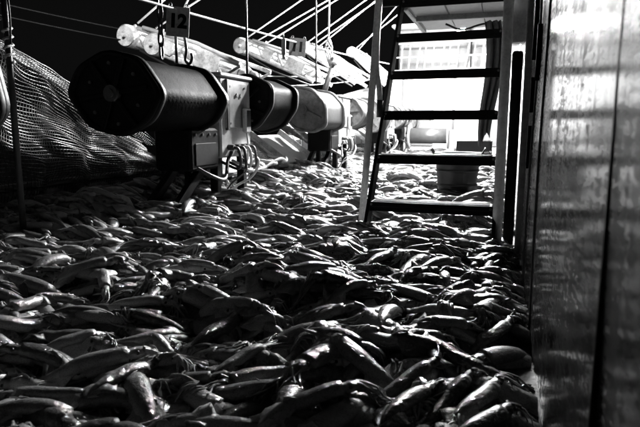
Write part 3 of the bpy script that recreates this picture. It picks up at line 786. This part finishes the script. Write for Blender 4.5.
# white catch chutes sloping inboard under the drums
for y0, ln, lab in ((5.05, 1.55, 'white sloping catch chute under the far drum of the number 12 machine'),
                    (6.85, 1.1, 'white sloping catch chute under the grey drum of the number 11 machine'),
                    (8.8, 1.5, 'white sloping catch chute beyond the number 11 machine'),
                    (12.5, 1.5, 'white sloping catch chute under the floodlit far machine')):
    ch = empty('catch_chute', (-3.0, y0, 0.3))
    rot = Matrix.Rotation(0.62, 3, 'Y')
    MB().box((0, ln / 2, 0.18), (0.62, ln, 0.018), rot=None if False else rot, bev=0.004).build('tray', 'white_paint', ch)
    for yy in (0.01, ln - 0.01):
        MB().box((0, yy, 0.22), (0.62, 0.02, 0.12), rot=rot, bev=0.004).build('side_lip', 'outrigger_white', ch)
    for k in range(3):
        yy = ln * (0.12 + 0.38 * k)
        MB().tube([(-0.24, yy, -0.25), (-0.24, yy, 0.33)], 0.018, 7).build('prop', 'rail_grey', ch)
    tag(ch, lab, 'chute', 'catch chutes under the machines')

# pale hoses in loops at the foot of the rail
ho = MB()
hp = [(0, 0, 0)]
for k in range(46):
    a = k * 0.62
    hp.append((0.02 * k * 0.2 + 0.17 * math.cos(a), 0.022 * k + 0.20 * math.sin(a), 0.03 + 0.05 * abs(math.sin(k * 1.3)) + 0.004 * k))
tag(ho.tube(bez(hp[1:], 4), 0.017, 7).build('coiled_hose', 'cable_white', loc=(-2.85, 5.45, 0.17)), 'pale hose lying in loops behind the legs of the number 12 machine', 'hose')

# ------------------------------------------------------------------ squid heap
G = 0.0125
GX0, GX1, GY0, GY1 = -3.35, 0.16, 0.0, 16.0
nx, ny_ = int((GX1 - GX0) / G), int((GY1 - GY0) / G)
gx = GX0 + (np.arange(nx) + .5) * G; gy = GY0 + (np.arange(ny_) + .5) * G
H = np.zeros((nx, ny_), np.float32)
bank = np.clip((-2.0 - gx) / 1.2, 0, 1); bank = bank * bank * (3 - 2 * bank)
H += (0.15 * bank)[:, None].astype(np.float32)
H += (0.014 * np.sin(gx[:, None] * 2.3 + gy[None, :] * 1.1) + 0.018 * np.sin(gy[None, :] * 2.9 - gx[:, None] * 1.3)).astype(np.float32)
H += 0.045
OWN = -np.ones((nx, ny_), np.int32)

def hf(x, y):
    i = np.clip(((x - GX0) / G).astype(int), 0, nx - 1); j = np.clip(((y - GY0) / G).astype(int), 0, ny_ - 1)
    return H[i, j]

def rprof(s):
    return np.interp(s, [0, .05, .15, .30, .5, .72, .9, 1.0], [.05, .22, .50, .78, .95, 1.0, .95, .90])

def make_squid(cx, cy, head, Lm, bend, tone, seed, res, lift=0.0, fat=1.0):
    """soft body laid over the heap; returns verts, faces, pattern; raises the height field"""
    r_ = np.random.default_rng(seed)
    R = Lm * 0.117 * fat
    tot = Lm * 1.22
    ns, nseg, nar, armseg = {2: (17, 12, 7, 6), 1: (10, 8, 4, 4), 0: (7, 6, 3, 3)}[res]
    # spine
    K = 16
    s = np.linspace(0, 1.22, K)
    th = head + bend * (s - .6) + 0.05 * np.sin(s * 4 + seed % 7)
    ds = Lm * (s[1] - s[0])
    px = np.concatenate([[0], np.cumsum(np.cos(th[:-1]) * ds)]); py = np.concatenate([[0], np.cumsum(np.sin(th[:-1]) * ds)])
    px += cx - px[K // 2]; py += cy - py[K // 2]
    rad = np.where(s <= 1, rprof(np.minimum(s, 1)), 0.66) * R
    nxn, nyn = -np.sin(th), np.cos(th)
    sup = np.maximum.reduce([hf(px, py), hf(px + nxn * rad * .6, py + nyn * rad * .6) - .3 * rad, hf(px - nxn * rad * .6, py - nyn * rad * .6) - .3 * rad])
    k3 = np.array([.08, .2, .44, .2, .08]); z = np.convolve(np.pad(sup, 2, mode='edge'), k3, 'valid')
    lin = np.polyval(np.polyfit(s, z, 1), s)
    z = 0.75 * lin + 0.25 * z + rad * 0.62 + lift
    # arms
    verts, faces, pat = [], [], []
    off = 0
    sv = np.concatenate([np.linspace(0, .15, max(3, ns // 5)), np.linspace(.15, 1.0, ns)[1:], [1.004, 1.03, 1.10, 1.17, 1.22]]) if res else np.concatenate([np.linspace(0, 1, ns), [1.02, 1.2]])
    rr_ = np.where(sv <= 1.0001, rprof(np.minimum(sv, 1)), np.interp(sv, [1.0, 1.004, 1.03, 1.10, 1.17, 1.22], [.9, .62, .58, .72, .60, .46])) * R
    X = np.interp(sv, s, px); Y = np.interp(sv, s, py); Z = np.interp(sv, s, z); T = np.interp(sv, s, th)
    A = np.linspace(0, 2 * np.pi, nseg, endpoint=False)
    roll = r_.uniform(-1.3, 1.3)
    ca, sa = np.cos(A), np.sin(A)
    wob = 1 + 0.05 * np.sin(A[None, :] * 2 + seed) + 0.03 * np.sin(A[None, :] * 3 + sv[:, None] * 9)
    lat = rr_[:, None] * ca[None, :] * 1.10 * wob; ver = rr_[:, None] * sa[None, :] * 0.84 * wob
    VX = X[:, None] - np.sin(T)[:, None] * lat; VY = Y[:, None] + np.cos(T)[:, None] * lat; VZ = Z[:, None] + ver
    verts.append(np.stack([VX, VY, VZ], -1).reshape(-1, 3))
    m_ = len(sv)
    i, j = np.meshgrid(np.arange(m_ - 1), np.arange(nseg), indexing='ij'); j2 = (j + 1) % nseg
    faces.append(np.stack([i * nseg + j, i * nseg + j2, (i + 1) * nseg + j2, (i + 1) * nseg + j], -1).reshape(-1, 4))
    dors = 0.5 + 0.5 * np.sin(A + roll)
    pp = np.zeros((m_, nseg, 4)); pp[..., 0] = sv[:, None] / 1.3; pp[..., 1] = dors[None, :]; pp[..., 2] = tone; pp[..., 3] = 0.0
    pat.append(pp.reshape(-1, 4)); off += m_ * nseg
    # fins: rhombic flaps on the tail part
    nf = 9 if res == 2 else (5 if res == 1 else 4)
    fs = np.linspace(0.0, .46, nf)
    span = np.interp(fs, [0, .08, .22, .46], [.02, .15, .27, .02]) * Lm
    fx, fy, fz, ft = (np.interp(fs, s, q) for q in (px, py, z, th))
    fr = rprof(fs) * R
    curl = r_.uniform(-.3, .3) if r_.random() < .9 or res < 2 else r_.uniform(.9, 1.5)
    for sd in (-1, 1):
        cols = 3 if res else 2
        V = []
        for c_ in range(cols):
            t = c_ / (cols - 1)
            d = fr * .55 + (span) * t
            x = fx - np.sin(ft) * d * sd * (1 - .25 * max(0, curl - .5) * t); y = fy + np.cos(ft) * d * sd * (1 - .25 * max(0, curl - .5) * t)
            zz = fz + fr * .45 * (1 - t) + t * curl * span * .6 + 0.004 * np.sin(fs * 30 + seed + t * 3) * t
            zz = np.maximum(zz - t * fr * .9, hf(x, y) + 0.003)
            zz = np.minimum(zz, fz + fr * .5 + span * .8)
            V.append(np.stack([x, y, zz], -1))
        V = np.stack(V, 1)     # nf, cols, 3
        th_ = 0.0022
        V2 = V.copy(); V2[..., 2] -= th_ * 2
        verts += [V.reshape(-1, 3), V2.reshape(-1, 3)]
        i, j = np.meshgrid(np.arange(nf - 1), np.arange(cols - 1), indexing='ij')
        q = np.stack([i * cols + j, i * cols + j + 1, (i + 1) * cols + j + 1, (i + 1) * cols + j], -1).reshape(-1, 4)
        faces += [q + off, (q + off + nf * cols)[:, ::-1]]
        ii = np.arange(nf - 1); e1 = ii * cols + cols - 1
        faces.append(np.stack([e1, e1 + nf * cols, e1 + cols + nf * cols, e1 + cols], -1) + off)
        pq = np.zeros((nf * cols * 2, 4)); pq[:, 0] = .1; pq[:, 1] = r_.uniform(.0, .75); pq[:, 2] = min(tone * 1.1, 1); pq[:, 3] = .3
        pat.append(pq); off += nf * cols * 2
    # arms and two long tentacles
    na = {2: 9, 1: 6, 0: 3}[res]
    for k in range(na):
        al = Lm * (r_.uniform(.28, .44) if k < 7 else r_.uniform(.42, .6))
        a0 = T[-1] + r_.uniform(-.32, .32); cv = r_.normal(0, 1.1)
        t = np.linspace(0, 1, nar)
        an = a0 + cv * t ** 1.5 + .25 * np.sin(t * 5 + k)
        o_ = (k - na / 2) / na * R * .9
        step = al / (nar - 1)
        x = X[-1] - np.sin(T[-1]) * o_ - np.cos(T[-1]) * R * .35 + np.concatenate([[0], np.cumsum(np.cos(an[:-1]) * step)])
        y = Y[-1] + np.cos(T[-1]) * o_ - np.sin(T[-1]) * R * .35 + np.concatenate([[0], np.cumsum(np.sin(an[:-1]) * step)])
        ra = (R * .24 if k < 7 else R * .15) * (1 - t * .82) + .0012
        z0 = Z[-1] + r_.uniform(-.3, .35) * R
        zz = np.maximum(z0 * (1 - t) + t * (hf(x, y) + ra), hf(x, y) + ra * .5)
        zz = np.minimum(zz, z0 + .05)
        P = np.stack([x, y, zz], -1)
        B = np.linspace(0, 2 * np.pi, armseg, endpoint=False)
        V = P[:, None, :] + ra[:, None, None] * (np.cos(B)[None, :, None] * np.stack([-np.sin(an), np.cos(an), 0 * an], -1)[:, None, :] + np.sin(B)[None, :, None] * np.array([0, 0, 1.0])[None, None, :])
        verts.append(V.reshape(-1, 3))
        i, j = np.meshgrid(np.arange(nar - 1), np.arange(armseg), indexing='ij'); j2 = (j + 1) % armseg
        faces.append(np.stack([i * armseg + j, i * armseg + j2, (i + 1) * armseg + j2, (i + 1) * armseg + j], -1).reshape(-1, 4) + off)
        pq = np.zeros((nar * armseg, 4)); pq[:, 0] = .95; pq[:, 1] = r_.uniform(.1, .8); pq[:, 2] = min(tone * 1.05, 1); pq[:, 3] = .6
        pat.append(pq); off += nar * armseg
    # eyes
    if res == 2:
        for sd in (-1, 1):
            c_ = np.array([np.interp(1.10, s, px) - math.sin(T[-3]) * R * .60 * sd, np.interp(1.10, s, py) + math.cos(T[-3]) * R * .60 * sd, np.interp(1.10, s, z) + R * .22])
            u = np.linspace(.15, np.pi - .15, 5); B = np.linspace(0, 2 * np.pi, 7, endpoint=False)
            V = c_ + R * .22 * np.stack([np.sin(u)[:, None] * np.cos(B)[None, :], np.sin(u)[:, None] * np.sin(B)[None, :], np.cos(u)[:, None] * np.ones(7)[None, :]], -1)
            verts.append(V.reshape(-1, 3))
            i, j = np.meshgrid(np.arange(4), np.arange(7), indexing='ij'); j2 = (j + 1) % 7
            faces.append(np.stack([i * 7 + j, (i + 1) * 7 + j, (i + 1) * 7 + j2, i * 7 + j2], -1).reshape(-1, 4) + off)
            pq = np.zeros((35, 4)); pq[:, 3] = 1.0; pq[:, 2] = .5
            pat.append(pq); off += 35
    V = np.concatenate(verts).astype(np.float32); V[:, 0] = np.minimum(V[:, 0], X_WALL - 0.006)
    return V, np.concatenate(faces), np.concatenate(pat).astype(np.float32), (px, py, z, rad)

def stamp(sp, idx):
    px, py, z, rad = sp
    for k in range(0, len(px)):
        r = rad[k]
        i0, i1 = int((px[k] - r - GX0) / G), int((px[k] + r - GX0) / G) + 1
        j0, j1 = int((py[k] - r - GY0) / G), int((py[k] + r - GY0) / G) + 1
        i0, j0 = max(i0, 0), max(j0, 0); i1, j1 = min(i1, nx), min(j1, ny_)
        if i1 <= i0 or j1 <= j0: continue
        d2 = (gx[i0:i1, None] - px[k]) ** 2 + (gy[None, j0:j1] - py[k]) ** 2
        zz = np.where(d2 < r * r, z[k] + .84 * np.sqrt(np.maximum(r * r - d2, 0)), -1)
        sub = H[i0:i1, j0:j1]; m_ = zz > sub
        sub[m_] = zz[m_]; OWN[i0:i1, j0:j1][m_] = idx

squids = []      # V, F, P, meta
def in_view(x, y, mar=0.45):
    c, s_ = math.cos(YAW), math.sin(YAW)
    fw = -x * s_ + y * c; rt = x * c + y * s_
    return fw > 0.55 and abs(rt) < fw * 0.60 + mar
def drop(x, y, head, Lm, bend, tone, lift=0.0, fat=1.0, res=None):
    d = math.hypot(x, y)
    rs = res if res is not None else (2 if d < 3.3 else (1 if d < 7.6 else 0))
    V, F, P, sp = make_squid(x, y, head, Lm, bend, tone, len(squids) * 7 + 3, rs, lift, fat)
    stamp(sp, len(squids))
    squids.append((V, F, P, dict(x=x, y=y, head=head, L=Lm, bend=bend, tone=tone, d=d)))

def flow(x, y):
    """usual lie of the bodies: across the deck on the left, turning along the wall on the right"""
    k = np.clip((x + 0.75) / 0.6, 0, 1) * np.clip((3.0 - y) / 1.5, 0, 1)
    return math.radians(18 + 34 * k)
def rand_squid(x, y, big=1.0):
    h = flow(x, y) + rng.normal(0, .60) + (math.pi if rng.random() < .5 else 0)
    if rng.random() < .12: h = rng.uniform(0, 2 * math.pi)
    tone = float(np.clip(rng.normal(.42, .13), .12, .8))
    if rng.random() < .10: tone = rng.uniform(.75, 1.0)
    if rng.random() < .18: tone = rng.uniform(.10, .22)
    drop(x, y, h, rng.uniform(.15, .29) * big, rng.normal(0, .45), tone, 0, rng.uniform(.9, 1.25) * (1.0 if y < 4 else 1.15))
# far field first (coarser), then near field in layers
for lay in range(2):
    for y in np.arange(7.4, 15.7, 0.17):
        for x in np.arange(-3.15, 0.9, 0.26):
            X_, Y_ = x + rng.uniform(-.14, .14), y + rng.uniform(-.1, .1)
            if X_ < 0.02 and in_view(X_, Y_): rand_squid(X_, Y_, 1.25)
for lay in range(3):
    for y in np.arange(0.5, 7.5, 0.103):
        for x in np.arange(-3.15, 0.09, 0.19):
            X_, Y_ = x + rng.uniform(-.12, .12), y + rng.uniform(-.06, .06)
            if X_ < 0.07 and in_view(X_, Y_): rand_squid(X_, Y_)
MEAN_Z = float(np.mean(H[int((-2 - GX0) / G):int((0 - GX0) / G), int(1 / G):int(5 / G)]))
print('squid', len(squids), 'mean z', MEAN_Z)
# the most noticeable bodies, lying on top: x, y, heading (deg), length, tone
HEROES = [
    (-0.11, 1.58, -10, 0.26, 0.16), (-1.13, 1.28, 42, 0.28, 0.5), (-0.74, 1.08, -154, 0.2, 0.55), (-0.87, 0.93, 42, 0.24, 0.35), (-0.96, 1.21, 79, 0.2, 0.4),
    (-0.39, 1.14, 34, 0.2, 0.5), (-0.44, 1.55, -13, 0.21, 0.35), (-0.57, 1.1, 8, 0.2, 0.55), (-0.7, 1.42, 71, 0.2, 0.45), (-0.64, 1.36, -128, 0.2, 0.45),
    (-0.29, 1.07, 46, 0.2, 0.4), (-0.98, 3.32, 160, 0.3, 0.85), (-1.4, 3.13, -14, 0.28, 0.8), (-1.33, 2.59, -15, 0.27, 0.6), (-1.05, 2.04, -2, 0.27, 0.6),
    (-1.86, 1.78, -2, 0.28, 0.4), (-1.88, 2.31, -27, 0.27, 0.45), (-1.31, 1.99, 9, 0.26, 0.5), (-1.8, 2.69, -12, 0.25, 0.95), (-1.09, 1.51, 160, 0.24, 0.55),
    (-1.3, 1.39, 60, 0.2, 0.4), (-1.11, 1.07, -155, 0.2, 0.3), (-1.05, 1.0, 25, 0.2, 0.35), (-0.02, 1.32, 66, 0.2, 0.4), (-0.21, 1.4, 53, 0.2, 0.3),
    (-0.1, 1.43, 76, 0.2, 0.3), (-0.09, 1.31, 65, 0.2, 0.25), (0.0, 1.85, 60, 0.24, 0.4), (-0.07, 2.13, 58, 0.24, 0.5), (-0.18, 2.15, 49, 0.22, 0.2),
    (-0.96, 2.05, 112, 0.24, 0.6), (-1.59, 1.9, -47, 0.2, 0.75), (-0.83, 2.49, -14, 0.27, 0.35), (-0.53, 2.58, 71, 0.24, 0.5), (-0.53, 2.03, 54, 0.2, 0.55),
    (-1.39, 1.58, 32, 0.2, 0.35), (-0.18, 1.24, 69, 0.2, 0.2), (-0.01, 1.2, 56, 0.2, 0.3), (-0.26, 2.62, 62, 0.25, 0.55), (-0.84, 1.57, -6, 0.2, 0.5)]
for x, y, a, l, t in HEROES:
    drop(x, y, math.radians(a), l, rng.normal(0, .25), t, 0.002, 0.95, 2)

# who is seen, and how large
cnt = np.zeros(len(squids))
ii, jj = np.nonzero(OWN >= 0)
ox, oy = gx[ii], gy[jj]
c_, s_ = math.cos(YAW), math.sin(YAW)
fw = -ox * s_ + oy * c_; rt = ox * c_ + oy * s_
vis = (fw > .6) & (np.abs(rt) < fw * .585)
np.add.at(cnt, OWN[ii, jj], np.where(vis, 1.0 / np.maximum(fw, .5) ** 3, 0))
cells = np.bincount(OWN[ii, jj], minlength=len(squids))
order = np.argsort(-cnt)
single = set(int(q) for q in order[:300] if cnt[q] > 0)

def squid_mesh(name, V, F, P):
    me = bpy.data.meshes.new(name)
    me.vertices.add(len(V)); me.vertices.foreach_set('co', V.astype(np.float32).ravel())
    me.loops.add(F.size); me.loops.foreach_set('vertex_index', F.astype(np.int32).ravel())
    me.polygons.add(len(F)); me.polygons.foreach_set('loop_start', (np.arange(len(F)) * 4).astype(np.int32))
    me.polygons.foreach_set('use_smooth', np.ones(len(F), bool))
    me.update(calc_edges=True)
    at_ = me.attributes.new('pat', 'FLOAT_COLOR', 'POINT'); at_.data.foreach_set('color', P.ravel())
    me.materials.append(M['squid'])
    return me

def squid_label(m):
    tone = 'dark' if m['tone'] < .24 else ('whitish' if m['tone'] > .7 else ('light grey' if m['tone'] > .47 else 'mid grey'))
    size = 'large' if m['L'] > .245 else ('small' if m['L'] < .195 else 'medium')
    pose = 'curled' if abs(m['bend']) > .62 else ('bent' if abs(m['bend']) > .25 else 'straight')
    hx, hy = math.cos(m['head']), math.sin(m['head'])
    dr = ('arms toward wall' if hx > .6 else 'arms toward rail') if abs(hx) > .6 else ('arms toward forecastle' if hy > 0 else 'tail toward forecastle')
    if m['x'] > -.32: z = 'along the wall' if m['y'] < 3.2 else 'under the ladder'
    elif m['y'] > 3.0 and m['x'] > -1.1: z = 'by the ladder foot'
    elif m['x'] < -1.7: z = 'near black machine'
    elif m['y'] > 2.2: z = 'before the handrail'
    elif m['x'] < -.75: z = 'in open heap'
    else: z = 'near the wall'
    dl = round(math.hypot(m['x'] - LX, m['y'] - 3.55) * 4) / 4
    return f'{tone} {size} {pose} squid {z}, {dl:g} m from ladder, {dr}'

rest_V, rest_F, rest_P = [], [], []; off = 0
for k, (V, F, P, m_) in enumerate(squids):
    if k in single:
        o0 = np.array([m_['x'], m_['y'], V[:, 2].min()], np.float32)
        o = bpy.data.objects.new('squid', squid_mesh('squid', V - o0, F, P)); o.location = o0; C.objects.link(o)
        tag(o, squid_label(m_), 'squid', 'squid heaped on the deck')
    elif cells[k] > 3:
        rest_V.append(V); rest_F.append(F + off); rest_P.append(P); off += len(V)
ro = bpy.data.objects.new('squid_heap', squid_mesh('squid_heap', np.concatenate(rest_V), np.concatenate(rest_F), np.concatenate(rest_P))); C.objects.link(ro)
tag(ro, 'mass of wet squid filling the deck under and behind the nearest ones', 'squid heap', kind='stuff')
print('tris in heap', sum(len(f) for f in rest_F) * 2, 'single', len(single))
